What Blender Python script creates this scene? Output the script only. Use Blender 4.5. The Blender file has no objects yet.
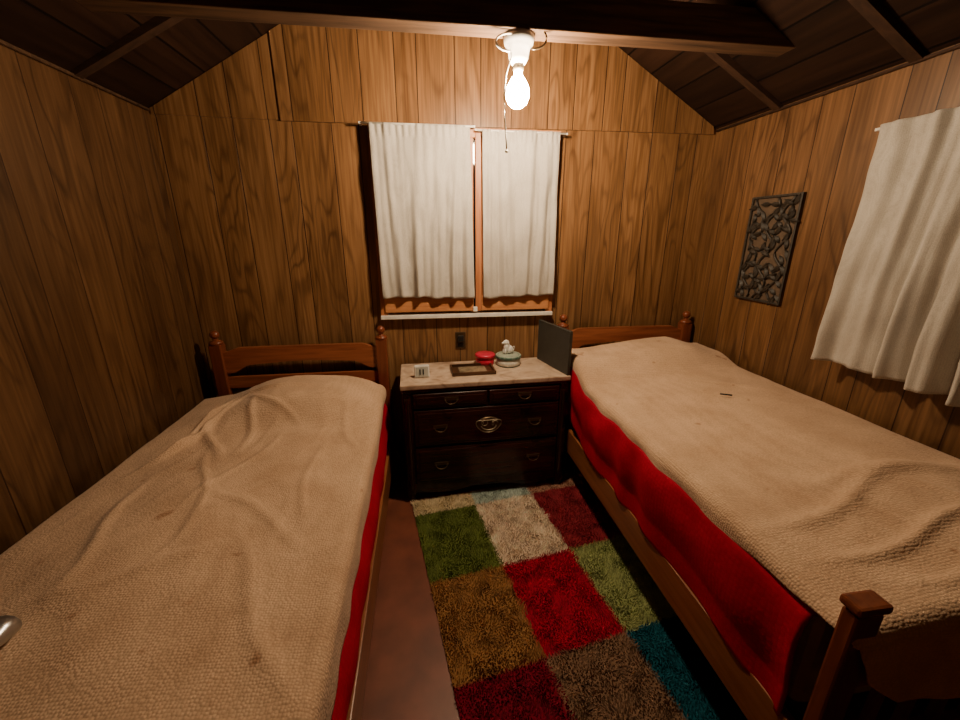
import bpy, bmesh, math, random
from mathutils import Vector, Matrix, noise
random.seed(7)
scene = bpy.context.scene
COL = scene.collection

# ------------------------------------------------------------------ materials
def new_mat(name):
    m = bpy.data.materials.new(name); m.use_nodes = True
    nt = m.node_tree; nt.nodes.clear()
    out = nt.nodes.new('ShaderNodeOutputMaterial')
    b = nt.nodes.new('ShaderNodeBsdfPrincipled')
    nt.links.new(b.outputs[0], out.inputs[0])
    return m, nt, b, out
def N(nt, t, **kw):
    n = nt.nodes.new(t)
    for k, v in kw.items(): setattr(n, k, v)
    return n
def math_n(nt, op, a, b=None):
    n = nt.nodes.new('ShaderNodeMath'); n.operation = op
    for i, v in enumerate((a, b)):
        if v is None: continue
        if isinstance(v, (int, float)): n.inputs[i].default_value = v
        else: nt.links.new(v, n.inputs[i])
    return n.outputs[0]
def ramp(nt, fac, stops, interp='LINEAR'):
    r = nt.nodes.new('ShaderNodeValToRGB'); cr = r.color_ramp; cr.interpolation = interp
    while len(cr.elements) > 1: cr.elements.remove(cr.elements[-1])
    cr.elements[0].position = stops[0][0]; cr.elements[0].color = (*stops[0][1], 1)
    for p, c in stops[1:]:
        e = cr.elements.new(p); e.color = (*c, 1)
    nt.links.new(fac, r.inputs[0]); return r.outputs[0]
def mixc(nt, fac, a, b, mode='MIX'):
    n = nt.nodes.new('ShaderNodeMix'); n.data_type = 'RGBA'; n.blend_type = mode
    def s(i, v):
        if isinstance(v, (int, float)): n.inputs[i].default_value = v
        elif isinstance(v, tuple): n.inputs[i].default_value = (*v, 1)
        else: nt.links.new(v, n.inputs[i])
    s(0, fac); s(6, a); s(7, b); return n.outputs[2]
def bump(nt, h, b, strength=.3, dist=.01):
    n = nt.nodes.new('ShaderNodeBump'); n.inputs['Strength'].default_value = strength
    n.inputs['Distance'].default_value = dist
    nt.links.new(h, n.inputs['Height']); nt.links.new(n.outputs[0], b.inputs['Normal'])

def plain(name, col, rough=.5, metal=0, var=.12, scale=20, bmp=0, spec=.5):
    m, nt, b, o = new_mat(name)
    tc = N(nt, 'ShaderNodeTexCoord'); nz = N(nt, 'ShaderNodeTexNoise')
    nz.inputs['Scale'].default_value = scale; nz.inputs['Detail'].default_value = 4
    nt.links.new(tc.outputs['Object'], nz.inputs['Vector'])
    lo = tuple(c * (1 - var) for c in col); hi = tuple(min(1, c * (1 + var)) for c in col)
    c = ramp(nt, nz.outputs[0], [(.3, lo), (.7, hi)])
    nt.links.new(c, b.inputs['Base Color'])
    b.inputs['Roughness'].default_value = rough; b.inputs['Metallic'].default_value = metal
    b.inputs['Specular IOR Level'].default_value = spec
    if bmp: bump(nt, nz.outputs[0], b, bmp, .005)
    return m

def wood(name, lo, hi, axis='X', rough=.4, scale=1.0, spec=.4):
    m, nt, b, o = new_mat(name)
    tc = N(nt, 'ShaderNodeTexCoord'); mp = N(nt, 'ShaderNodeMapping')
    s = {'X': (1.2, 16, 16), 'Y': (16, 1.2, 16), 'Z': (16, 16, 1.2)}[axis]
    mp.inputs['Scale'].default_value = tuple(v * scale for v in s)
    nt.links.new(tc.outputs['Object'], mp.inputs['Vector'])
    nz = N(nt, 'ShaderNodeTexNoise'); nz.inputs['Scale'].default_value = 2.5
    nz.inputs['Detail'].default_value = 7; nz.inputs['Distortion'].default_value = .6
    nt.links.new(mp.outputs[0], nz.inputs['Vector'])
    c = ramp(nt, nz.outputs[0], [(.3, lo), (.68, hi)])
    nt.links.new(c, b.inputs['Base Color'])
    b.inputs['Roughness'].default_value = rough
    b.inputs['Specular IOR Level'].default_value = spec
    bump(nt, nz.outputs[0], b, .15, .003)
    return m

def paneling(name, axis, offs=0.0, dark=1.0):
    m, nt, b, o = new_mat(name)
    tc = N(nt, 'ShaderNodeTexCoord'); sp = N(nt, 'ShaderNodeSeparateXYZ')
    nt.links.new(tc.outputs['Object'], sp.inputs[0])
    u = sp.outputs[0 if axis == 'X' else 1]; z = sp.outputs[2]
    t = math_n(nt, 'ADD', math_n(nt, 'DIVIDE', u, 1.22), 10.0 + offs)
    fr = math_n(nt, 'FRACT', t); fl = math_n(nt, 'FLOOR', t)
    gs = [0.0, .18, .31, .46, .56, .73, .85]
    gw = .0016
    st = [(0, (0, 0, 0)), (gw, (1, 1, 1))]
    for g in gs[1:]:
        st += [(g - gw, (0, 0, 0)), (g + gw, (1, 1, 1))]
    st += [(1 - gw, (0, 0, 0))]
    groove = ramp(nt, fr, st, 'CONSTANT')
    ids = [.1, .75, .35, .9, .22, .6, .45]
    pid = ramp(nt, fr, [(g, (i, i, i)) for g, i in zip(gs, ids)], 'CONSTANT')
    pid2 = math_n(nt, 'ADD', pid, math_n(nt, 'MULTIPLY', fl, .37))
    def coord(su, sz):
        c = N(nt, 'ShaderNodeCombineXYZ')
        nt.links.new(math_n(nt, 'MULTIPLY', u, su), c.inputs[0])
        nt.links.new(math_n(nt, 'MULTIPLY', pid2, 17.3), c.inputs[1])
        nt.links.new(math_n(nt, 'MULTIPLY', z, sz), c.inputs[2]); return c.outputs[0]
    n1 = N(nt, 'ShaderNodeTexNoise'); n1.inputs['Scale'].default_value = 1; n1.inputs['Detail'].default_value = 2.2
    n1.inputs['Distortion'].default_value = .4
    nt.links.new(coord(4.8, .85), n1.inputs['Vector'])
    ring = math_n(nt, 'SINE', math_n(nt, 'MULTIPLY', n1.outputs[0], 72.0))
    ring = math_n(nt, 'ADD', math_n(nt, 'MULTIPLY', ring, .5), .5)
    ring = math_n(nt, 'POWER', ring, 3.6)
    n2 = N(nt, 'ShaderNodeTexNoise'); n2.inputs['Scale'].default_value = 1; n2.inputs['Detail'].default_value = 6
    nt.links.new(coord(85, 2.6), n2.inputs['Vector'])
    n3 = N(nt, 'ShaderNodeTexNoise'); n3.inputs['Scale'].default_value = 1; n3.inputs['Detail'].default_value = 3
    nt.links.new(coord(5, .9), n3.inputs['Vector'])
    n4 = N(nt, 'ShaderNodeTexNoise'); n4.inputs['Scale'].default_value = 1; n4.inputs['Detail'].default_value = 2
    nt.links.new(coord(8, 1.4), n4.inputs['Vector'])
    base = ramp(nt, n2.outputs[0], [(.3, (.185, .086, .032)), (.7, (.350, .182, .078))])
    rf = math_n(nt, 'MULTIPLY', ring, ramp(nt, n4.outputs[0], [(.35, (.12, .12, .12)), (.65, (.62, .62, .62))]))
    c = mixc(nt, rf, base, (.070, .029, .010))
    c = mixc(nt, .52, c, ramp(nt, n3.outputs[0], [(.32, (.34, .31, .28)), (.62, (1, 1, 1))]), 'MULTIPLY')
    tint = ramp(nt, math_n(nt, 'FRACT', math_n(nt, 'MULTIPLY', pid2, 3.7)), [(0, (.78, .76, .73)), (1, (1, 1, 1))])
    c = mixc(nt, 1.0, c, tint, 'MULTIPLY')
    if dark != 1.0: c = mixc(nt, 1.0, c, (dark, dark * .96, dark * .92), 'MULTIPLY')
    c = mixc(nt, groove, (.028, .011, .005), c)
    nt.links.new(c, b.inputs['Base Color'])
    b.inputs['Roughness'].default_value = .38; b.inputs['Specular IOR Level'].default_value = .32
    h = math_n(nt, 'ADD', groove, math_n(nt, 'MULTIPLY', n2.outputs[0], .08))
    bump(nt, h, b, .5, .003)
    return m

def boards(name, lo, hi, axis_u, width, along):
    """Planks: axis_u picks the coordinate across the planks."""
    m, nt, b, o = new_mat(name)
    tc = N(nt, 'ShaderNodeTexCoord'); sp = N(nt, 'ShaderNodeSeparateXYZ')
    nt.links.new(tc.outputs['Object'], sp.inputs[0])
    u = sp.outputs[axis_u]; v = sp.outputs[along]
    t = math_n(nt, 'ADD', math_n(nt, 'DIVIDE', u, width), 50.0)
    fr = math_n(nt, 'FRACT', t); fl = math_n(nt, 'FLOOR', t)
    c = N(nt, 'ShaderNodeCombineXYZ')
    nt.links.new(math_n(nt, 'MULTIPLY', u, 30), c.inputs[0])
    nt.links.new(math_n(nt, 'MULTIPLY', fl, 5.17), c.inputs[1])
    nt.links.new(math_n(nt, 'MULTIPLY', v, 1.6), c.inputs[2])
    n = N(nt, 'ShaderNodeTexNoise'); n.inputs['Scale'].default_value = 1; n.inputs['Detail'].default_value = 6
    nt.links.new(c.outputs[0], n.inputs['Vector'])
    wn = N(nt, 'ShaderNodeTexWhiteNoise', noise_dimensions='1D'); nt.links.new(fl, wn.inputs['W'])
    g = ramp(nt, fr, [(0, (0, 0, 0)), (.03, (1, 1, 1)), (.97, (0, 0, 0))], 'CONSTANT')
    col = ramp(nt, n.outputs[0], [(.3, lo), (.7, hi)])
    col = mixc(nt, 1.0, col, ramp(nt, wn.outputs['Value'], [(0, (.5, .5, .5)), (1, (1, 1, 1))]), 'MULTIPLY')
    col = mixc(nt, g, tuple(x * .15 for x in lo), col)
    nt.links.new(col, b.inputs['Base Color']); b.inputs['Roughness'].default_value = .6
    b.inputs['Specular IOR Level'].default_value = .2
    bump(nt, math_n(nt, 'ADD', g, math_n(nt, 'MULTIPLY', n.outputs[0], .2)), b, .4, .004)
    return m

def cloth(name, lo, hi, weave=260, stain=None, bstr=.5, transl=0, rough=.95, sheen=.2, wmix=.55, fuzz=0):
    m, nt, b, o = new_mat(name)
    tc = N(nt, 'ShaderNodeTexCoord')
    vo = N(nt, 'ShaderNodeTexVoronoi'); vo.inputs['Scale'].default_value = weave
    vo.inputs['Randomness'].default_value = .5
    nt.links.new(tc.outputs['Object'], vo.inputs['Vector'])
    nz = N(nt, 'ShaderNodeTexNoise'); nz.inputs['Scale'].default_value = 6; nz.inputs['Detail'].default_value = 5
    nt.links.new(tc.outputs['Object'], nz.inputs['Vector'])
    c = ramp(nt, nz.outputs[0], [(.3, lo), (.7, hi)])
    c = mixc(nt, wmix, c, ramp(nt, vo.outputs['Distance'], [(.1, (1, 1, 1)), (.75, (.55, .52, .48))]), 'MULTIPLY')
    if stain:
        n2 = N(nt, 'ShaderNodeTexNoise'); n2.inputs['Scale'].default_value = 13; n2.inputs['Detail'].default_value = 2
        nt.links.new(tc.outputs['Object'], n2.inputs['Vector'])
        c = mixc(nt, ramp(nt, n2.outputs[0], [(.71, (0, 0, 0)), (.77, (.6, .6, .6))]), c, stain)
    nt.links.new(c, b.inputs['Base Color'])
    b.inputs['Roughness'].default_value = rough; b.inputs['Specular IOR Level'].default_value = .1
    b.inputs['Sheen Weight'].default_value = sheen
    hgt = math_n(nt, 'SUBTRACT', 1.0, vo.outputs['Distance'])
    if fuzz:
        n5 = N(nt, 'ShaderNodeTexNoise'); n5.inputs['Scale'].default_value = 45; n5.inputs['Detail'].default_value = 5
        nt.links.new(tc.outputs['Object'], n5.inputs['Vector'])
        hgt = math_n(nt, 'ADD', hgt, math_n(nt, 'MULTIPLY', n5.outputs[0], fuzz))
    bump(nt, hgt, b, bstr, .004)
    if transl:
        tr = N(nt, 'ShaderNodeBsdfTranslucent'); nt.links.new(c, tr.inputs[0])
        mx = N(nt, 'ShaderNodeMixShader'); mx.inputs[0].default_value = transl
        nt.links.new(b.outputs[0], mx.inputs[1]); nt.links.new(tr.outputs[0], mx.inputs[2])
        nt.links.new(mx.outputs[0], o.inputs[0])
    return m

M_panX = paneling('wood_paneling_x', 'X', .12)
M_panX2 = paneling('wood_paneling_upper', 'X', .55)
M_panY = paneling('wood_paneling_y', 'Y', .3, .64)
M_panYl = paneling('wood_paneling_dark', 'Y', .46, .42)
M_ceil = boards('ceiling_boards', (.014, .0055, .003), (.038, .016, .009), 0, .155, 1)
M_floor = plain('painted_floor', (.19, .056, .032), .45, 0, .25, 7, .1)
M_beam = wood('dark_beam_wood', (.035, .018, .010), (.12, .062, .032), 'X', .6)
M_raft = wood('rafter_wood', (.020, .009, .005), (.045, .020, .011), 'X', .6)
M_bed = wood('cherry_bed_wood', (.18, .048, .020), (.33, .100, .042), 'X', .32)
M_bedy = wood('cherry_rail_wood', (.20, .066, .026), (.32, .120, .050), 'Y', .35)
M_bedz = wood('cherry_post_wood', (.12, .030, .014), (.22, .06, .027), 'Z', .3)
M_frame = wood('orange_window_wood', (.30, .10, .035), (.48, .19, .075), 'Z', .45)
M_framex = wood('orange_window_wood_h', (.36, .13, .045), (.56, .25, .10), 'X', .45)
M_mah = wood('mahogany', (.014, .004, .003), (.045, .012, .008), 'X', .22, spec=.5)
M_mahz = wood('mahogany_v', (.012, .004, .003), (.04, .01, .007), 'Z', .22, spec=.5)
M_white = plain('white_paint', (.72, .68, .62), .5)
M_porc = plain('porcelain', (.8, .78, .74), .25)
M_brass = plain('aged_brass', (.30, .24, .16), .45, .7)
M_dbrass = plain('dark_brass', (.12, .08, .045), .4, .8)
M_black = plain('black_plastic', (.012, .012, .012), .4)
M_iron = plain('dark_carved_wood', (.030, .023, .017), .55, .1, .4, 60, .4)
M_steel = plain('brushed_steel', (.5, .5, .5), .3, .9)
M_red = plain('red_plastic', (.55, .02, .06), .3)
M_cloth = cloth('tan_blanket_weave', (.60, .395, .255), (.76, .525, .355), 135, (.26, .10, .04), .6, 0, .95, .12, .5, .9)
M_redc = cloth('red_comforter', (.38, .004, .030), (.56, .010, .052), 60, None, .2, 0, .8, 0, .3, .8)
M_curt = cloth('white_curtain_cotton', (.60, .55, .49), (.72, .67, .60), 330, None, .5, .20, .95, .1, .55, .6)
M_matt = plain('mattress_ticking', (.5, .45, .38), .9)
M_glass = plain('night_window_glass', (.006, .007, .01), .05)

# marble-ish top
m, nt, b, o = new_mat('pink_marble')
tc = N(nt, 'ShaderNodeTexCoord'); nz = N(nt, 'ShaderNodeTexNoise'); nz.inputs['Scale'].default_value = 9
nz.inputs['Detail'].default_value = 8; nz.inputs['Distortion'].default_value = 1.5
nt.links.new(tc.outputs['Object'], nz.inputs['Vector'])
nt.links.new(ramp(nt, nz.outputs[0], [(.30, (.30, .19, .13)), (.46, (.50, .36, .26)), (.62, (.60, .46, .35)), (.75, (.66, .56, .46))]), b.inputs['Base Color'])
b.inputs['Roughness'].default_value = .3
M_marble = m

# ------------------------------------------------------------------ mesh helpers
def link(o, parent=None):
    COL.objects.link(o)
    if parent: o.parent = parent
    return o
def empty(name, loc=(0, 0, 0), rot=0):
    e = bpy.data.objects.new(name, None); e.location = loc; e.rotation_euler = (0, 0, rot)
    e.empty_display_size = .1; COL.objects.link(e); return e
def from_bm(name, bm, mat, parent=None, smooth=False):
    me = bpy.data.meshes.new(name); bm.to_mesh(me); bm.free()
    if mat: me.materials.append(mat)
    if smooth:
        for p in me.polygons: p.use_smooth = True
    return link(bpy.data.objects.new(name, me), parent)
def box(name, x0, x1, y0, y1, z0, z1, mat, parent=None, bev=0, seg=2):
    bm = bmesh.new(); bmesh.ops.create_cube(bm, size=1)
    for v in bm.verts:
        v.co = Vector(((x0 + x1) / 2 + v.co.x * (x1 - x0), (y0 + y1) / 2 + v.co.y * (y1 - y0), (z0 + z1) / 2 + v.co.z * (z1 - z0)))
    if bev: bmesh.ops.bevel(bm, geom=bm.edges[:], offset=bev, segments=seg, affect='EDGES', profile=.6)
    return from_bm(name, bm, mat, parent)
def prism(name, poly, axis, a0, a1, mat, parent=None, bev=0):
    """extrude 2D polygon. axis 'Y': poly=(x,z); axis 'X': poly=(y,z); 'Z': poly=(x,y)"""
    bm = bmesh.new()
    def P(p, a): return {'Y': (p[0], a, p[1]), 'X': (a, p[0], p[1]), 'Z': (p[0], p[1], a)}[axis]
    v0 = [bm.verts.new(P(p, a0)) for p in poly]; v1 = [bm.verts.new(P(p, a1)) for p in poly]
    bm.faces.new(v0); bm.faces.new(v1[::-1]); n = len(poly)
    for i in range(n): bm.faces.new((v0[i], v1[i], v1[(i + 1) % n], v0[(i + 1) % n]))
    bmesh.ops.recalc_face_normals(bm, faces=bm.faces[:])
    if bev: bmesh.ops.bevel(bm, geom=bm.edges[:], offset=bev, segments=2, affect='EDGES')
    return from_bm(name, bm, mat, parent)
def lathe(name, prof, loc, mat, parent=None, seg=28, sx=1, sy=1, rot=None):
    bm = bmesh.new(); rings = []
    for r, z in prof:
        if r < 1e-5: rings.append([bm.verts.new((0, 0, z))])
        else: rings.append([bm.verts.new((r * sx * math.cos(2 * math.pi * i / seg), r * sy * math.sin(2 * math.pi * i / seg), z)) for i in range(seg)])
    for a, b_ in zip(rings[:-1], rings[1:]):
        for i in range(seg):
            j = (i + 1) % seg
            if len(a) == 1 and len(b_) == 1: continue
            if len(a) == 1: bm.faces.new((a[0], b_[j], b_[i]))
            elif len(b_) == 1: bm.faces.new((a[i], a[j], b_[0]))
            else: bm.faces.new((a[i], a[j], b_[j], b_[i]))
    bmesh.ops.recalc_face_normals(bm, faces=bm.faces[:])
    if rot is not None: bmesh.ops.rotate(bm, verts=bm.verts[:], matrix=rot)
    for v in bm.verts: v.co += Vector(loc)
    return from_bm(name, bm, mat, parent, True)
def tube(name, pts, r, mat, parent=None, cyc=False, seg=8):
    """swept round tube as a mesh"""
    pts = [Vector(p) for p in pts]; bm = bmesh.new(); rings = []; n = len(pts)
    up = Vector((0, 0, 1))
    for i, p in enumerate(pts):
        a = pts[(i - 1) % n] if (cyc or i > 0) else p
        c = pts[(i + 1) % n] if (cyc or i < n - 1) else p
        t = (c - a).normalized()
        u = t.cross(up)
        if u.length < 1e-3: u = t.cross(Vector((0, 1, 0)))
        u.normalize(); w = t.cross(u)
        rings.append([bm.verts.new(p + (u * math.cos(2 * math.pi * k / seg) + w * math.sin(2 * math.pi * k / seg)) * r) for k in range(seg)])
    m_ = n if cyc else n - 1
    for i in range(m_):
        a = rings[i]; c = rings[(i + 1) % n]
        for k in range(seg): bm.faces.new((a[k], a[(k + 1) % seg], c[(k + 1) % seg], c[k]))
    if not cyc:
        bm.faces.new(rings[0][::-1]); bm.faces.new(rings[-1])
    bmesh.ops.recalc_face_normals(bm, faces=bm.faces[:])
    return from_bm(name, bm, mat, parent, True)
def ball(r, z0, squash=1, n=10):
    return [(r * math.sin(math.pi * i / n), z0 + r * squash * (1 - math.cos(math.pi * i / n))) for i in range(n + 1)]
def nz(x, y, z=0): return noise.noise(Vector((x, y, z)))

# ------------------------------------------------------------------ room shell
XL, XR, YB, YF = -1.39, 1.88, 2.62, -1.6
EAVE, SL = 2.235, .57
XM = (XL + XR) / 2; RIDGE = EAVE + SL * (XR - XL) / 2
def roof(x): return RIDGE - SL * abs(x - XM)
box('floor', XL - .1, XR + .1, YF - .1, YB + .1, -.1, 0, M_floor)
gable = [(XL - .1, 0), (XR + .1, 0), (XR + .1, EAVE - .057), (XM, RIDGE), (XL - .1, EAVE - .057)]
prism('wall_back', gable, 'Y', YB, YB + .1, M_panX)
prism('wall_front', gable, 'Y', YF - .1, YF, M_panX)
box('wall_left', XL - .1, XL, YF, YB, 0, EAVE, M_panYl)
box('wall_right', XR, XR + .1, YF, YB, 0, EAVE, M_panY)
# upper gable sheet, proud of the lower paneling
xs = -.735; seam = 2.195
prism('trim_upper_panel', [(xs, seam), (XR - .02, seam + .01), (XR - .03, roof(XR - .03) - .004), (XM, RIDGE - .004), (xs, roof(xs) - .004)], 'Y', YB - .014, YB - .001, M_panX2)
prism('trim_upper_panel_side', [(XL + .01, seam + .012), (xs - .012, seam + .005), (xs - .012, roof(xs - .012) - .004), (XL + .01, EAVE)], 'Y', YB - .006, YB - .001, M_panX)
tube('trim_left', [(XL + .008, YF, EAVE - .012), (XL + .008, YB - .02, EAVE - .012)], .007, M_beam)
tube('trim_right', [(XR - .008, YF, EAVE - .012), (XR - .008, YB - .02, EAVE - .012)], .007, M_raft)
# ceiling: two slopes
bm = bmesh.new()
def quadslab(bm, p, th=.08):
    lo = [bm.verts.new(q) for q in p]; hi = [bm.verts.new((q[0], q[1], q[2] + th)) for q in p]
    bm.faces.new(lo); bm.faces.new(hi[::-1])
    for i in range(4): bm.faces.new((lo[i], hi[i], hi[(i + 1) % 4], lo[(i + 1) % 4]))
quadslab(bm, [(XL - .12, YF - .1, EAVE - .0684), (XM, YF - .1, RIDGE), (XM, YB + .1, RIDGE), (XL - .12, YB + .1, EAVE - .0684)])
quadslab(bm, [(XR + .12, YF - .1, EAVE - .0684), (XM, YF - .1, RIDGE), (XM, YB + .1, RIDGE), (XR + .12, YB + .1, EAVE - .0684)])
bmesh.ops.recalc_face_normals(bm, faces=bm.faces[:])
from_bm('ceiling', bm, M_ceil)
raft = empty('roof_rafters')
for k, y in enumerate([2.12, 1.50, .90, .3, -.3, -.95]):
    for s, xe in (('l', XL + .002), ('r', XR - .002)):
        d = .075
        prism('rafter_%s_%d' % (s, k), [(xe, EAVE), (XM, RIDGE), (XM, RIDGE - d), (xe, EAVE - .02)] if s == 'l' else [(xe, EAVE), (xe, EAVE - .02), (XM, RIDGE - d), (XM, RIDGE)], 'Y', y, y + .045, M_raft, raft)
# tie beam
BZ = 2.372
box('ceiling_tie_beam', XL + .002, XR - .002, 1.845, 1.945, BZ, BZ + .13, M_beam, None, .004)

# ------------------------------------------------------------------ back window
w = empty('window_1')
wx0, wx1, wz0, wz1 = -.275, .855, 1.10, 2.17
box('glass', wx0 + .04, wx1 - .04, YB - .012, YB - .004, wz0 + .04, wz1 - .04, M_glass, w)
box('casing_left', wx0, wx0 + .045, YB - .03, YB - .001, wz0, wz1, M_frame, w, .003)
box('casing_right', wx1 - .045, wx1, YB - .03, YB - .001, wz0, wz1, M_frame, w, .003)
box('casing_top', wx0, wx1, YB - .03, YB - .001, wz1 - .03, wz1 + .02, M_framex, w, .003)
box('mullion', .335, .372, YB - .035, YB - .001, wz0 + .02, wz1, M_frame, w, .004)
for i, (a, c) in enumerate(((wx0 + .03, .322), (.372, wx1 - .03))):
    box('sash_bottom_%d' % i, a, c, YB - .042, YB - .012, wz0 + .025, wz0 + .125, M_framex, w, .004)
    box('sash_stile_l_%d' % i, a, a + .055, YB - .040, YB - .012, wz0 + .12, wz1 - .03, M_frame, w, .004)
    box('sash_stile_r_%d' % i, c - .055, c, YB - .040, YB - .012, wz0 + .12, wz1 - .03, M_frame, w, .004)
    box('sash_top_%d' % i, a + .05, c - .05, YB - .040, YB - .012, wz1 - .09, wz1 - .03, M_framex, w, .004)
    box('sash_muntin_%d' % i, a + .05, c - .05, YB - .036, YB - .012, 1.66, 1.685, M_framex, w, .003)
box('sill', wx0, wx1, YB - .05, YB - .001, wz0 - .018, wz0 + .006, M_white, w, .003)
box('latch', .318, .345, YB - .05, YB - .03, wz0 + .02, wz0 + .05, M_porc, w, .003)

def curtain(p0, p1, ztop, zbot, nf, amp, outward, seed, flare, botshift, slant, r0, r1, wally):
    """gathered curtain hanging from p0 to p1 (xy), with its rod"""
    e = empty('curtain')
    p0 = Vector((*p0, 0)); p1 = Vector((*p1, 0)); d = (p1 - p0); L = d.length; d.normalize()
    nrm = Vector((*outward, 0)); nu, nv = 170, 70
    bm = bmesh.new(); g = []
    for j in range(nv + 1):
        v = j / nv; row = []
        for i in range(nu + 1):
            u = i / nu
            ph = nf * 2 * math.pi * (u + .16 * nz(u * 2.2, seed, v * .7))
            f = math.sin(ph + 1.1 * nz(u * 3, v * 1.2, seed)) + .3 * math.sin(ph * 2.3 + seed)
            A = amp * (.30 + .75 * v) * (.9 + 1.1 * nz(u * 4, seed + 3, v * 1.2))
            off = A * f + .012 * nz(u * 5, v * 4, seed + 9) + .005 * nz(u * 14, v * 9, seed + 19)
            off += .006 * nz(u * 20, v * 1.5, seed + 29)
            if v < .06: off += .003 * math.sin(u * 95)
            su = u + flare * v * (u - .5)
            pos = p0 + d * (su * L + botshift * v) + nrm * (off + amp * 1.6)
            z = ztop - (ztop - zbot + slant * (u - .5) + .004 * math.sin(ph * .7) + .006 * nz(u * 4, seed)) * v
            row.append(bm.verts.new((pos.x, pos.y, z)))
        g.append(row)
    for j in range(nv):
        for i in range(nu): bm.faces.new((g[j][i], g[j][i + 1], g[j + 1][i + 1], g[j + 1][i]))
    o = from_bm('fabric', bm, M_curt, e, True)
    s = o.modifiers.new('thick', 'SOLIDIFY'); s.thickness = .002
    tube('rod', [r0, r1], .006, M_white, e)
    for q in (r0, r1):
        q = Vector(q); wv = Vector(wally(q)); mn = [min(q[k], wv[k]) - .005 for k in range(3)]; mx = [max(q[k], wv[k]) + .005 for k in range(3)]
        if abs(q.x - wv.x) > .01: mx[0] = wv.x
        else: mx[1] = wv.y
        box('bracket', mn[0], mx[0], mn[1], mx[1], mn[2], mx[2], M_white, e)
    return e
bw = lambda q: (q.x, YB - .016, q.z)
rw = lambda q: (XR - .001, q.y, q.z)
curtain((-.262, 2.566), (.300, 2.566), 2.190, 1.218, 5, .011, (0, -1), 1.3, .02, .018, .02, (-.31, 2.552, 2.187), (.325, 2.552, 2.187), bw)
curtain((.372, 2.566), (.835, 2.566), 2.175, 1.215, 4, .011, (0, -1), 4.7, .0, .010, -.01, (.335, 2.552, 2.171), (.875, 2.552, 2.166), bw)

# ------------------------------------------------------------------ right window
w2 = empty('window_2')
box('glass', XR - .012, XR - .004, .78, 1.42, 1.16, 1.92, M_glass, w2)
box('casing_far', XR - .028, XR - .001, 1.41, 1.47, 1.1, 1.98, M_frame, w2, .003)
box('casing_near', XR - .028, XR - .001, .72, .78, 1.1, 1.98, M_frame, w2, .003)
box('casing_top', XR - .028, XR - .001, .78, 1.41, 1.92, 1.98, M_frame, w2, .003)
box('casing_bottom', XR - .028, XR - .001, .78, 1.41, 1.1, 1.16, M_frame, w2, .003)
curtain((XR - .046, 1.515), (XR - .046, .62), 2.005, 1.058, 7, .034, (-1, 0), 8.1, .0, -.015, .0, (XR - .06, 1.56, 2.0), (XR - .06, .58, 2.0), rw)

# ------------------------------------------------------------------ light fixture
LX, LY = .428, 1.905
lf = empty('ceiling_light_fixture', (LX, LY, BZ - 2.305))
lathe('porcelain_base', [(0, 2.305), (.062, 2.305), (.064, 2.292), (.058, 2.272), (.046, 2.262), (.040, 2.225), (.028, 2.205), (0, 2.205)], (0, 0, 0), M_porc, lf, 24)
lathe('socket_shell', [(0, 2.207), (.022, 2.207), (.023, 2.188), (.019, 2.180), (0, 2.180)], (0, 0, 0), M_brass, lf, 20)
m, nt, b, o = new_mat('glowing_bulb_glass')
b.inputs['Emission Color'].default_value = (1.0, .75, .48, 1); b.inputs['Emission Strength'].default_value = 830
b.inputs['Base Color'].default_value = (1, .9, .75, 1)
lathe('light_bulb', [(0, 2.046), (.024, 2.050), (.041, 2.066), (.050, 2.094), (.045, 2.124), (.030, 2.150), (.018, 2.166), (.017, 2.182), (0, 2.182)], (0, 0, 0), m, lf, 16)
for s in (-1, 1):
    pts = []
    for i in range(19):
        a = i / 18 * math.pi * 1.35
        pts.append((s * (.045 + .058 * math.sin(a)), -.045, 2.245 + (.038 if s > 0 else .03) * (1 - math.cos(a)) - (.0 if s > 0 else .012)))
    tube('wire_loop_%d' % (s + 1), pts, .0042, M_white if s < 0 else M_dbrass, lf, seg=6)
pts = [(-.035, -.02, 2.22), (-.055, -.02, 2.16), (-.062, -.02, 2.08), (-.058, -.02, 2.0), (-.05, -.02, 1.93), (-.047, -.02, 1.88)]
tube('pull_cord', pts, .0032, M_white, lf, seg=6)
lathe('cord_bead', ball(.007, 1.87), (-.047, -.02, 0), M_white, lf, 10)

# ------------------------------------------------------------------ carved wall hanging
art = empty('carved_wall_art')
y0, y1, z0, z1 = 1.87, 2.19, 1.24, 1.80
box('back', XR - .009, XR - .002, y0, y1, z0, z1, plain('art_back', (.085, .052, .030), .8), art)
for nme, a in (('fr_a', (y0, y0 + .012, z0, z1)), ('fr_b', (y1 - .012, y1, z0, z1)), ('fr_c', (y0 + .010, y1 - .010, z0, z0 + .012)), ('fr_d', (y0 + .010, y1 - .010, z1 - .012, z1))):
    box(nme, XR - .020, XR - .006, *a, M_iron, art, .003)
cyc = (y0 + y1) / 2
rr_ = random.Random(3)
def leaf(nm, cy, cz, L, W, ang):
    """pointed almond leaf with a raised midrib, in the wall plane"""
    bm = bmesh.new(); n = 8; rows = []
    for i in range(n + 1):
        t = i / n; wv = W * max(0, math.sin(math.pi * t)) ** .8; row = []
        for s in (-1, 0, 1):
            ly, lz = s * wv, (t - .5) * L
            yy = cy + ly * math.cos(ang) - lz * math.sin(ang); zz = cz + ly * math.sin(ang) + lz * math.cos(ang)
            row.append(bm.verts.new((XR - .013 - (.010 if s == 0 else 0) - .003 * math.sin(t * 3.14), yy, zz)))
        rows.append(row)
    for i in range(n):
        for s in (0, 1): bm.faces.new((rows[i][s], rows[i][s + 1], rows[i + 1][s + 1], rows[i + 1][s]))
    from_bm(nm, bm, M_iron, art, False)
k = 0
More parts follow.
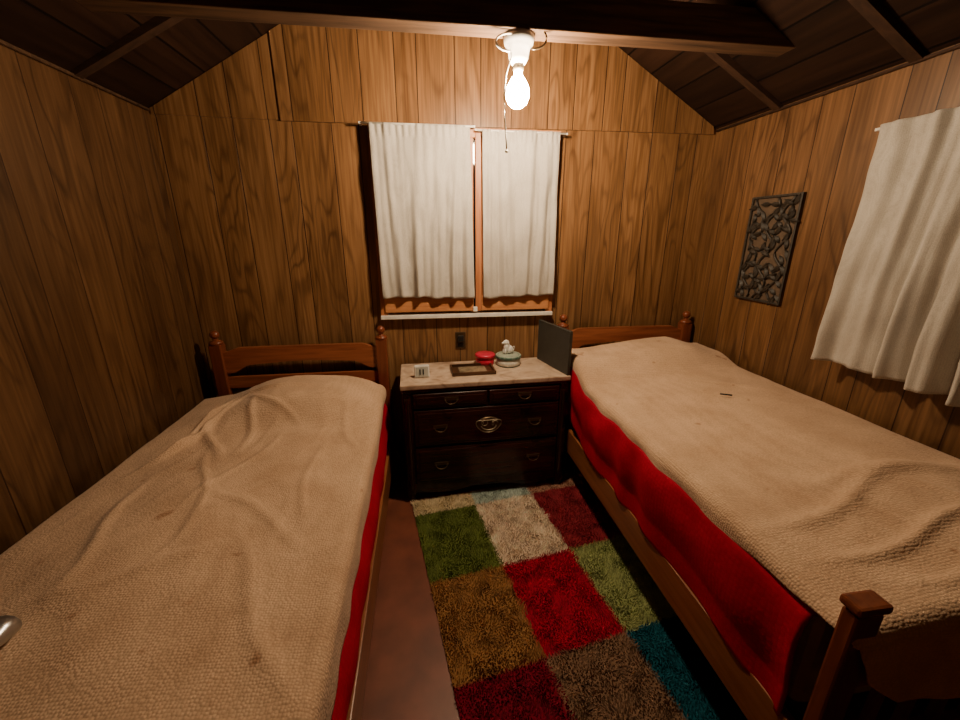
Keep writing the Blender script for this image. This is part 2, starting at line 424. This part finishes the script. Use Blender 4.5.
for row in range(7):
    for c_ in range(4):
        cy_ = y0 + .045 + c_ * .077 + rr_.uniform(-.012, .012); cz_ = z0 + .05 + row * .077 + rr_.uniform(-.014, .014)
        a0 = rr_.random() * 6.28
        for q in range(rr_.choice((2, 3, 3, 4))):
            aa = a0 + q * 1.57 + rr_.uniform(-.3, .3); L = .05 + .022 * rr_.random()
            ly = -math.sin(aa) * L * .5; lz = math.cos(aa) * L * .5
            if y0 + .02 < cy_ + ly < y1 - .02 and z0 + .02 < cz_ + lz < z1 - .02:
                leaf('leaf_%d' % k, cy_ + ly, cz_ + lz, L, .013, aa); k += 1
for i in range(3):
    pts = [(XR - .014, cyc + (i - 1) * .095 + .035 * math.sin(j * .55 + i * 2), z0 + .015 + j * (z1 - z0 - .03) / 30) for j in range(31)]
    tube('vine_%d' % i, pts, .0065, M_iron, art, seg=6)

# ------------------------------------------------------------------ draped cloth
def smooth(a, b_, t):
    t = max(0, min(1, (t - a) / (b_ - a))); return t * t * (3 - 2 * t)
def drape(name, xa, xb, ya, yb, top, over_x0, over_x1, over_y0, r, wr, mat, parent=None, nu=150, nv=200, seed=0, bulge=0.0, th=.006, folds=None, side_amp=.01, ybf=None, b0=0.0):
    """xa..xb, ya..yb rectangle of the supported top; over_* give the hanging length per side"""
    bm = bmesh.new(); g = []
    for j in range(nv + 1):
        v = j / nv; row = []
        for i in range(nu + 1):
            u = i / nu
            tmpx = xa + (xb - xa) * u
            oy = over_y0(tmpx) if over_y0 else 0
            ybb = ybf(tmpx) if ybf else yb
            q = (ya - oy) + (ybb - ya + oy) * v
            o0 = over_x0(q) if over_x0 else 0; o1 = over_x1(q) if over_x1 else 0
            p = (xa - o0) + (xb - xa + o0 + o1) * u
            def side(d):
                if d <= 0: return 0, 0
                a = min(d / r, math.pi / 2)
                return r * math.sin(a), r * (1 - math.cos(a)) + max(0, d - r * math.pi / 2)
            hx0, dx0 = side(xa - p); hx1, dx1 = side(p - xb); hy, dy = side(ya - q)
            x = min(max(p, xa), xb) - hx0 + hx1; y = max(q, ya) - hy
            drop = max(dx0, dx1, dy)
            z = top(min(max(p, xa), xb), max(q, ya)) - drop
            w_ = wr * (nz(p * 2.2, q * 1.5, seed) + .5 * nz(p * 5, q * 3.5, seed + 5) + .22 * nz(p * 13, q * 9, seed + 8))
            rid = (1 - abs(nz(p * 2.6 + .8 * q, q * 1.1, seed + 2)) * 5)
            w_ += wr * .45 * max(0, rid)
            rid = (1 - abs(nz(p * 3.6 - 1.8 * q, q * 2.1 + p, seed + 12)) * 7)
            w_ += wr * .30 * max(0, rid)
            if folds: w_ += folds(p, q)
            z += w_ * (1 if drop < r else .3)
            if drop > 0:
                hang = smooth(0, .12, drop)
                n_ = side_amp * hang * (math.sin((q if dx0 + dx1 > 0 else p) * 22 + 4 * nz(p, q * 2, seed)) + .8 * nz(q * 7, p * 7, seed + 4))
                n_ += bulge * math.sin(min(1, max(0, drop - b0) / .28) * math.pi)
                if dx0 > 0: x -= n_
                elif dx1 > 0: x += n_
                if dy > 0: y -= n_
            row.append(bm.verts.new((x, y, z)))
        g.append(row)
    for j in range(nv):
        for i in range(nu): bm.faces.new((g[j][i], g[j][i + 1], g[j + 1][i + 1], g[j + 1][i]))
    ob = from_bm(name, bm, mat, parent, True)
    s = ob.modifiers.new('thick', 'SOLIDIFY'); s.thickness = th; s.offset = -1
    return ob
def lerp(pts):
    def f(t):
        if t <= pts[0][0]: return pts[0][1]
        for (a, va), (c, vc) in zip(pts[:-1], pts[1:]):
            if t <= c: return va + (vc - va) * (t - a) / (c - a)
        return pts[-1][1]
    return f
def creases(L_):
    def fn(p, q):
        f = 0
        for (x0, y0, dx, dy, L, a, wd) in L_:
            l = math.hypot(dx, dy); dx, dy = dx / l, dy / l
            s = (p - x0) * dx + (q - y0) * dy; d = (p - x0) * dy - (q - y0) * dx + .02 * math.sin(s * 11 + x0 * 9)
            f += a * math.exp(-(d / wd) ** 2) * math.exp(-((s - L / 2) / (L / 2)) ** 4)
        return f
    return fn

# ------------------------------------------------------------------ beds
def bed(name, x0, x1, yh, yf, rail0, rail1, hb_top, post_h, foot_h, foot_top, fpx, fpy):
    e = empty(name); pw = .034
    def post(nm, x, y, h, fin, px=pw, py=pw):
        box(nm + '_shaft', x - px, x + px, y - py, y + py, 0, h - .03, M_bedz, e, .006)
        if fin == 'ball':
            lathe(nm + '_finial', [(0, h - .032), (.036, h - .032), (.040, h - .022), (.034, h - .012), (.016, h - .006), (.014, h + .004)] + ball(.027, h + .002, .95)[1:], (x, y, 0), M_bedz, e, 20)
        else:
            box(nm + '_neck', x - px + .006, x + px - .006, y - py + .004, y + py - .004, h - .034, h - .020, M_bedz, e)
            box(nm + '_cap', x - px - .007, x + px + .007, y - py - .006, y + py + .006, h - .022, h, M_bedz, e, .007)
    post('head_post_1', x0 + pw, yh, post_h, 'ball'); post('head_post_2', x1 - pw, yh, post_h, 'ball')
    post('foot_post_1', x0 + fpx, yf, foot_h, 'cap', fpx, fpy); post('foot_post_2', x1 - fpx, yf, foot_h, 'cap', fpx, fpy)
    a, c = x0 + 2 * pw - .004, x1 - 2 * pw + .004; n = 40
    top = []; bot = []
    for i in range(n + 1):
        t = i / n; x = a + (c - a) * t; s = abs(2 * t - 1)
        top.append((x, hb_top - .026 * smooth(.78, 1.0, s)))
        bot.append((x, hb_top - .105 - .045 * smooth(.68, .92, s) + .010 * math.cos(s * 3.1)))
    prism('headboard_crest', top + bot[::-1], 'Y', yh - .014, yh + .014, M_bed, e)
    box('headboard_lower_rail', a, c, yh - .012, yh + .012, hb_top - .26, hb_top - .185, M_bed, e, .004)
    box('headboard_bottom_rail', a, c, yh - .012, yh + .012, rail0, rail1, M_bed, e)
    box('side_rail_1', x0 + .004, x0 + .030, yf + fpy - .002, yh - pw + .002, rail0, rail1, M_bedy, e, .004)
    box('side_rail_2', x1 - .030, x1 - .004, yf + fpy - .002, yh - pw + .002, rail0, rail1, M_bedy, e, .004)
    a, c = x0 + 2 * fpx - .003, x1 - 2 * fpx + .003
    box('foot_rail', a, c, yf - .012, yf + .012, rail0, rail1, M_bed, e, .004)
    box('foot_top_rail', a, c, yf - .013, yf + .013, foot_top - .09, foot_top, M_bed, e, .006)
    for i in range(7):
        x = a + (c - a) * (i + 1) / 8
        box('foot_slat_%d' % i, x - .012, x + .012, yf - .008, yf + .008, rail1 - .01, foot_top - .08, M_bedz, e)
    return e

# --- left bed
LB = bed('twin_bed', -1.285, -.245, 2.53, .42, .14, .31, .945, 1.0, .60, .52, .034, .034)
def ltop(x, y):
    z = .665 + .03 * (1 - ((x + .77) / .5) ** 2)
    px = math.exp(-(((x + .66) / .38) ** 4)); z += .095 * px * smooth(1.86, 2.12, y) * (1 - smooth(2.38, 2.52, y))
    z -= .05 * smooth(2.42, 2.50, y)
    z += .02 * math.exp(-((y - 1.0) / .5) ** 2 - ((x + .9) / .3) ** 2)
    return z
box('mattress', -1.24, -.335, .48, 2.46, .31, .60, M_matt, LB, .04, 3)
drape('red_comforter', -1.235, -.322, .50, 2.485, lambda x, y: ltop(x, y) - .026, lambda q: .25, lambda q: .43, None, .045, .003, M_redc, LB, 110, 140, 3, .032, .008, None, .003, None, .10)
lfold = creases(((-1.08, 2.24, -.12, -1, .55, .028, .016), (-1.0, 2.2, -.30, -1, .6, .022, .016), (-.90, 2.12, .15, -1, .4, .013, .02), (-1.14, 2.1, .5, -1, .5, .015, .02), (-1.02, 2.27, 1, -.15, .35, .016, .02),
                 (-.95, 2.2, .6, -.6, .4, .011, .016), (-.45, 2.05, .3, -1, .4, .008, .02), (-.8, 1.4, .9, -.7, .5, .007, .022), (-.6, 1.1, .6, -1, .5, .007, .022), (-1.0, .95, .9, .3, .4, .007, .022), (-1.1, 1.5, .2, -1, .5, .011, .02),
                 (-.5, 1.7, .1, -1, .5, .007, .016), (-.95, 1.7, .35, -1, .6, .008, .016), (-.7, 1.8, -.3, -1, .5, .007, .014)))
lo1 = lerp([(.5, .17), (.77, .165), (1.21, .15), (1.8, .12), (2.2, .09), (2.5, .08)])
drape('blanket', -1.30, -.300, .50, 2.44, ltop, lambda q: .16, lo1, lambda x: .10, .045, .009, M_cloth, None, 190, 260, 11, .0, .006, lfold, .003,
      lerp([(-1.3, 2.40), (-1.0, 2.44), (-.7, 2.47), (-.5, 2.43), (-.3, 2.37)]))

# --- right bed
RB = bed('twin_bed', .885, 1.845, 2.53, .545, .24, .395, .995, 1.04, .85, .68, .034, .018)
def rtop(x, y):
    t = (x - .90) / .9
    z = .79 + .060 * smooth(0, .7, t)
    z += .095 * smooth(1.98, 2.2, y) * (1 - smooth(2.40, 2.50, y)) * (1 - .5 * smooth(.75, 1.0, t))
    z -= .07 * smooth(2.42, 2.5, y)
    z -= .012 * (1 - smooth(.6, .9, y))
    return z
box('mattress', .92, 1.80, .61, 2.46, .40, .72, M_matt, RB, .04, 3)
drape('red_comforter', .938, 1.79, .615, 2.47, lambda x, y: rtop(x, y) - .03, lambda q: .40, lambda q: .2, None, .05, .004, M_redc, RB, 110, 150, 23, .018, .008, None, .008)
lo2 = lerp([(.5, .05), (.62, .055), (.8, .08), (.97, .11), (1.3, .16), (1.7, .21), (2.05, .25), (2.3, .29), (2.5, .29)])
rfold = creases(((.95, 2.1, 1, -.25, .5, .008, .02), (1.3, 1.9, 1, -.5, .5, .006, .025), (1.2, .98, 1, -.05, .7, .012, .028), (1.0, .82, 1, .25, .6, .014, .025), (1.05, .70, 1, .1, .6, .015, .018), (1.15, .62, 1, -.1, .6, .012, .018), (1.1, 1.3, .8, -1, .4, .005, .03), (1.5, .9, .6, -1, .4, .010, .02)))
ofoot = lerp([(.90, .045), (.955, .06), (1.0, .17), (1.1, .26), (1.24, .31), (1.6, .34), (1.85, .34)])
drape('blanket', .930, 1.83, .560, 2.45, rtop, lo2, None, ofoot, .045, .006, M_cloth, None, 190, 260, 31, .0, .006, rfold, .006)

# ------------------------------------------------------------------ dresser
D = empty('dresser', (.350, 2.385, 0), math.radians(1.8))
hw, hd, H = .512, .205, .78
box('carcass', -hw + .015, hw - .015, -hd + .02, hd - .01, .06, H - .03, M_mah, D, .004)
box('top_slab', -hw, hw, -hd - .005, hd, H - .030, H, M_marble, D, .006)
box('under_top_molding', -hw + .008, hw - .008, -hd + .005, hd - .005, H - .050, H - .028, M_mah, D, .006)
for s in (-1, 1):
    cx = s * (hw - .035)
    box('corner_stile_%d' % s, cx - .027, cx + .027, -hd + .004, -hd + .05, .05, H - .045, M_mahz, D, .006)
    lathe('column_%d' % s, [(.016, .10), (.020, .13), (.014, .15), (.017, .4), (.014, .66), (.02, .68), (.016, .70)], (cx, -hd + .006, 0), M_mahz, D, 14)
    for yy, t in ((-hd + .035, 'f'), (hd - .04, 'b')):
        lathe('foot_%s_%d' % (t, s), [(0, 0), (.022, 0), (.028, .015), (.030, .035), (.022, .06), (.022, .08), (0, .08)], (cx, yy, 0), M_mahz, D, 16)
ap = []; n = 40; a_, c_ = -hw + .06, hw - .06
for i in range(n + 1):
    t = i / n; ap.append((a_ + (c_ - a_) * t, .045 + .022 * (1 - math.cos(2 * math.pi * t)) * .5 + .012 * math.cos(t * 4 * math.pi)))
prism('apron', [(a_, .12), (c_, .12)] + ap[::-1], 'Y', -hd + .012, -hd + .03, M_mah, D)
def handle(nm, x, z, wd=.07):
    y = -hd - .010
    box(nm + '_plate', x - wd / 2 - .008, x + wd / 2 + .008, y - .001, y + .004, z - .010, z + .012, M_dbrass, D, .003)
    pts = []
    for i in range(13):
        a = math.pi * i / 12; pts.append((x - wd / 2 * math.cos(a), y - .004 - .012 * math.sin(a), z - .026 * math.sin(a)))
    tube(nm + '_bail', pts, .0028, M_dbrass, D, seg=6)
def drawer(nm, xa, xb, za, zb, hs):
    box(nm + '_front', xa, xb, -hd - .004, -hd + .024, za, zb, M_mah, D, .007, 3)
    box(nm + '_panel', xa + .022, xb - .022, -hd - .009, -hd, za + .02, zb - .02, M_mah, D, .004)
    for i, hx in enumerate(hs): handle('%s_handle_%d' % (nm, i), hx, (za + zb) / 2 + .008)
e_ = hw - .068
drawer('drawer_top_l', -e_, -.006, .630, .722, [-e_ / 2])
drawer('drawer_top_r', .006, e_, .630, .722, [e_ / 2])
drawer('drawer_mid', -e_, e_, .385, .618, [-.29, .29])
drawer('drawer_low', -e_, e_, .130, .373, [-.29, .29])
R90 = Matrix.Rotation(math.radians(90), 3, 'X')
lathe('medallion', [(0, 0), (.060, 0), (.060, .006), (.050, .012), (.044, .007), (.03, .010), (0, .014)], (0, -hd - .008, .505), M_dbrass, D, 30, 1.25, .80, R90)
tube('medallion_rim', [(.078 * math.cos(2 * math.pi * i / 28), -hd - .018, .505 + .040 * math.sin(2 * math.pi * i / 28) + .012 * math.cos(4 * math.pi * i / 28)) for i in range(28)], .0035, M_brass, D, True, 6)
for s in (-1, 1):
    tube('medallion_scroll_%d' % s, [(s * (.045 - .03 * (i / 12)) + .012 * math.cos(i * .6), -hd - .022, .515 + .014 * math.sin(i * .6)) for i in range(13)], .0035, M_brass, D, False, 6)
tube('medallion_bail', [(-.045 * math.cos(math.pi * i / 12), -hd - .022 - .008 * math.sin(math.pi * i / 12), .500 - .024 * math.sin(math.pi * i / 12)) for i in range(13)], .0035, M_brass, D, seg=6)

# ------------------------------------------------------------------ items on dresser
T = H + .0005
fb = empty('framed_board', (.812, 2.385, T), math.radians(-77))
M_slate = plain('dark_board', (.038, .036, .030), .6)
box('panel', -.18, .18, -.008, .008, .004, .270, M_slate, fb, .002)
for nme, a in (('f_a', (-.190, -.178, 0, .275)), ('f_b', (.178, .190, 0, .275)), ('f_c', (-.179, .179, 0, .010)), ('f_d', (-.179, .179, .265, .275))):
    box(nme, a[0], a[1], -.010, .010, a[2], a[3], M_slate, fb, .002)
ck = empty('desk_clock', (-.03, 2.30, T), math.radians(4))
prism('body', [(-.02, 0), (.025, 0), (.012, .075), (-.012, .075)], 'X', -.045, .045, M_porc, ck, .004)
prism('face', [(-.0215, .010), (-.0205, .010), (-.0135, .066), (-.0145, .066)], 'X', -.036, .036, plain('clock_face', (.45, .46, .42), .3), ck)
for k_, (a, c_) in enumerate(((-.015, -.008), (.004, .011))):
    prism('digit_%d' % k_, [(-.0228, .022), (-.0215, .022), (-.0165, .054), (-.0178, .054)], 'X', a, c_, M_black, ck)
tr = empty('wooden_tray', (.285, 2.37, T), math.radians(2))
M_tray = wood('tray_wood', (.03, .015, .008), (.09, .04, .018), 'X', .35)
box('base', -.13, .13, -.085, .085, 0, .008, M_tray, tr, .002)
for nme, a in (('rim_a', (-.135, .135, -.09, -.078)), ('rim_b', (-.135, .135, .078, .09)), ('rim_c', (-.135, -.123, -.08, .08)), ('rim_d', (.123, .135, -.08, .08))):
    box(nme, *a, 0, .022, M_tray, tr, .003)
box('picture', -.085, .085, -.055, .055, .008, .011, plain('tray_picture', (.22, .17, .11), .3, 0, .6, 40), tr)
rj = empty('red_plastic_jar', (.385, 2.50, T))
lathe('body', [(0, 0), (.054, 0), (.060, .006), (.062, .052), (.0, .052)], (0, 0, 0), M_red, rj)
lathe('lid', [(0, .050), (.066, .050), (.067, .068), (.060, .074), (.02, .076), (0, .076)], (0, 0, 0), M_red, rj)
m, nt, b, o = new_mat('painted_tin')
tc = N(nt, 'ShaderNodeTexCoord'); sp = N(nt, 'ShaderNodeSeparateXYZ'); nt.links.new(tc.outputs['Object'], sp.inputs[0])
vo = N(nt, 'ShaderNodeTexVoronoi'); vo.inputs['Scale'].default_value = 45; nt.links.new(tc.outputs['Object'], vo.inputs['Vector'])
c1 = ramp(nt, vo.outputs['Distance'], [(.25, (.6, .62, .52)), (.5, (.06, .14, .10))])
c2 = ramp(nt, math_n(nt, 'MULTIPLY', sp.outputs[2], 10), [(0, (.05, .12, .09)), (.08, (.78, .74, .66)), (.50, (.06, .14, .12)), (.69, (.45, .50, .42))], 'CONSTANT')
nt.links.new(mixc(nt, .2, c2, c1), b.inputs['Base Color']); b.inputs['Roughness'].default_value = .3; b.inputs['Metallic'].default_value = .05
tin = empty('round_cookie_tin', (.535, 2.47, T))
lathe('can', [(0, 0), (.076, 0), (.080, .004), (.080, .052), (0, .052)], (0, 0, 0), m, tin, 36)
lathe('lid', [(0, .050), (.084, .050), (.085, .066), (.080, .071), (.070, .069), (0, .072)], (0, 0, 0), m, tin, 36)
fg = empty('white_dog_figurine', (.535, 2.48, T + .0725), math.radians(20)); fg.scale = (1.15, 1.15, 1.15)
def blob(nm, prof, loc, sx=1, sy=1, rot=None): lathe(nm, prof, loc, M_porc, fg, 16, sx, sy, rot)
blob('haunch', ball(.024, 0, 1.0), (.006, 0, 0), 1.1, .9)
blob('body', ball(.020, 0, 1.5), (-.008, 0, .008), 1, .85)
blob('head', ball(.016, 0, .95), (-.014, 0, .052), 1.15, .9)
blob('muzzle', ball(.008, 0, .9), (-.032, 0, .058), 1.3, .9)
blob('ear_1', ball(.006, 0, 1.5), (-.008, .013, .054)); blob('ear_2', ball(.006, 0, 1.5), (-.008, -.013, .054))
blob('leg_1', ball(.0065, 0, 2.4), (-.024, .009, 0)); blob('leg_2', ball(.0065, 0, 2.4), (-.024, -.009, 0))
tube('tail', [(.028, 0, .01), (.038, 0, .018), (.042, 0, .03), (.038, 0, .038)], .004, M_porc, fg)

# outlet
ol = empty('wall_outlet')
box('plate', .20, .27, YB - .007, YB - .001, .86, .975, M_dbrass, ol, .003)
box('plug', .215, .255, YB - .035, YB - .006, .915, .955, M_black, ol, .006)
box('socket', .215, .255, YB - .010, YB - .006, .872, .902, M_black, ol, .003)

# ------------------------------------------------------------------ rug
def rug():
    cw, cl = .375, .49
    ang = math.radians(9); ux = Vector((math.cos(ang), math.sin(ang))); uy = Vector((math.sin(ang), -math.cos(ang)))
    O = Vector((-.028, 1.530)) - uy * cl
    far = .135
    cols = {
        -1: [(.72, .60, .38), (.50, .60, .54), (.50, .27, .19), (.3, .3, .1)],
        0: [(.16, .21, .045), (.86, .70, .54), (.32, .030, .045), (.35, .3, .2)],
        1: [(.40, .205, .078), (.52, .010, .055), (.38, .43, .17), (.3, .1, .1)],
        2: [(.27, .010, .035), (.30, .18, .115), (.012, .12, .17), (.1, .1, .1)]}
    ncol = 3
    def colour(a, b_):
        r_ = -1 if b_ < 0 else min(2, int(b_ / cl)); c = min(ncol - 1, int(a / cw))
        return cols[r_][c]
    V = []; F = []; C = []
    W = ncol * cw; L = 3 * cl
    nu, nv = 60, 90
    for j in range(nv + 1):
        for i in range(nu + 1):
            a = W * i / nu; b_ = -far + (L + far) * j / nv
            p = O + ux * a + uy * b_; V.append((p.x, p.y, .008))
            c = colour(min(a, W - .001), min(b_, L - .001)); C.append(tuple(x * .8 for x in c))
    for j in range(nv):
        for i in range(nu):
            k0 = j * (nu + 1) + i; F.append((k0, k0 + 1, k0 + nu + 2, k0 + nu + 1))
    step = .0072
    na = int(W / step); nb = int((L + far) / step)
    for ia in range(na):
        for ib in range(nb):
            a = (ia + random.random()) * step; b_ = -far + (ib + random.random()) * step
            c = colour(min(max(a + random.gauss(0, .004), 0), W - .001), min(b_ + random.gauss(0, .004), L - .001))
            n = .75 + .5 * random.random() + .50 * nz(a * 22, b_ * 22) + .2 * nz(a * 7, b_ * 7, 5)
            c = tuple(min(.95, x * n + .014 * random.random()) for x in c)
            p = O + ux * a + uy * b_
            h = .015 + .007 * random.random() + .006 * nz(a * 14, b_ * 14, 3)
            lean = Vector((nz(a * 12, b_ * 12, 9), nz(a * 12, b_ * 12, 19))) * .022 + Vector((random.uniform(-1, 1), random.uniform(-1, 1))) * .007
            th = random.random() * 6.28; rr = .0044
            k0 = len(V)
            for k in range(3):
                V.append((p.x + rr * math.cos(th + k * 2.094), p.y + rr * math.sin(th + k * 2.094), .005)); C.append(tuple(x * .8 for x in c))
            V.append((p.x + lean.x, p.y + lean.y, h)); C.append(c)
            k1 = k0 + 3
            for k in range(3): F.append((k0 + k, k0 + (k + 1) % 3, k1))
    me = bpy.data.meshes.new('shag_rug'); me.from_pydata(V, [], F)
    at = me.color_attributes.new('Col', 'FLOAT_COLOR', 'POINT')
    at.data.foreach_set('color', [x for c in C for x in (*c, 1)])
    m, nt, b, o = new_mat('shag_pile')
    ca = N(nt, 'ShaderNodeVertexColor'); ca.layer_name = 'Col'
    nz_ = N(nt, 'ShaderNodeTexNoise'); nz_.inputs['Scale'].default_value = 40
    tc = N(nt, 'ShaderNodeTexCoord'); nt.links.new(tc.outputs['Object'], nz_.inputs['Vector'])
    c = mixc(nt, .5, ca.outputs[0], ramp(nt, nz_.outputs[0], [(.3, (.6, .6, .6)), (.65, (1, 1, 1))]), 'MULTIPLY')
    nt.links.new(c, b.inputs['Base Color']); b.inputs['Roughness'].default_value = .95
    b.inputs['Specular IOR Level'].default_value = .05
    me.materials.append(m)
    link(bpy.data.objects.new('shag_rug', me))
rug()

# ------------------------------------------------------------------ small things on the beds
fl = empty('flashlight', (-.955, .70, .746), math.radians(100))
RY = Matrix.Rotation(math.radians(90), 3, 'Y')
lathe('barrel', [(0, 0), (.016, 0), (.018, .006), (.018, .09), (.026, .115), (.028, .14), (.024, .142), (.020, .136), (0, .136)], (0, 0, 0), M_steel, fl, 24, 1, 1, RY)
lathe('tail_cap', [(0, -.012), (.010, -.012), (.012, 0), (0, 0)], (0, 0, 0), M_black, fl, 20, 1, 1, RY)
tube('ballpoint_pen', [(1.41, 1.63, .860), (1.455, 1.605, .860)], .004, M_black)

# ------------------------------------------------------------------ world + camera
wd = bpy.data.worlds.new('night'); scene.world = wd; wd.use_nodes = True
wd.node_tree.nodes['Background'].inputs[0].default_value = (.01, .012, .02, 1)
wd.node_tree.nodes['Background'].inputs[1].default_value = .3
cam = bpy.data.cameras.new('camera'); co = bpy.data.objects.new('camera', cam); COL.objects.link(co)
cam.sensor_width = 36; cam.lens = 15.0; cam.clip_start = .01
co.location = (0, 0, 1.6); co.rotation_euler = (math.radians(72.6), 0, math.radians(-8))
scene.camera = co
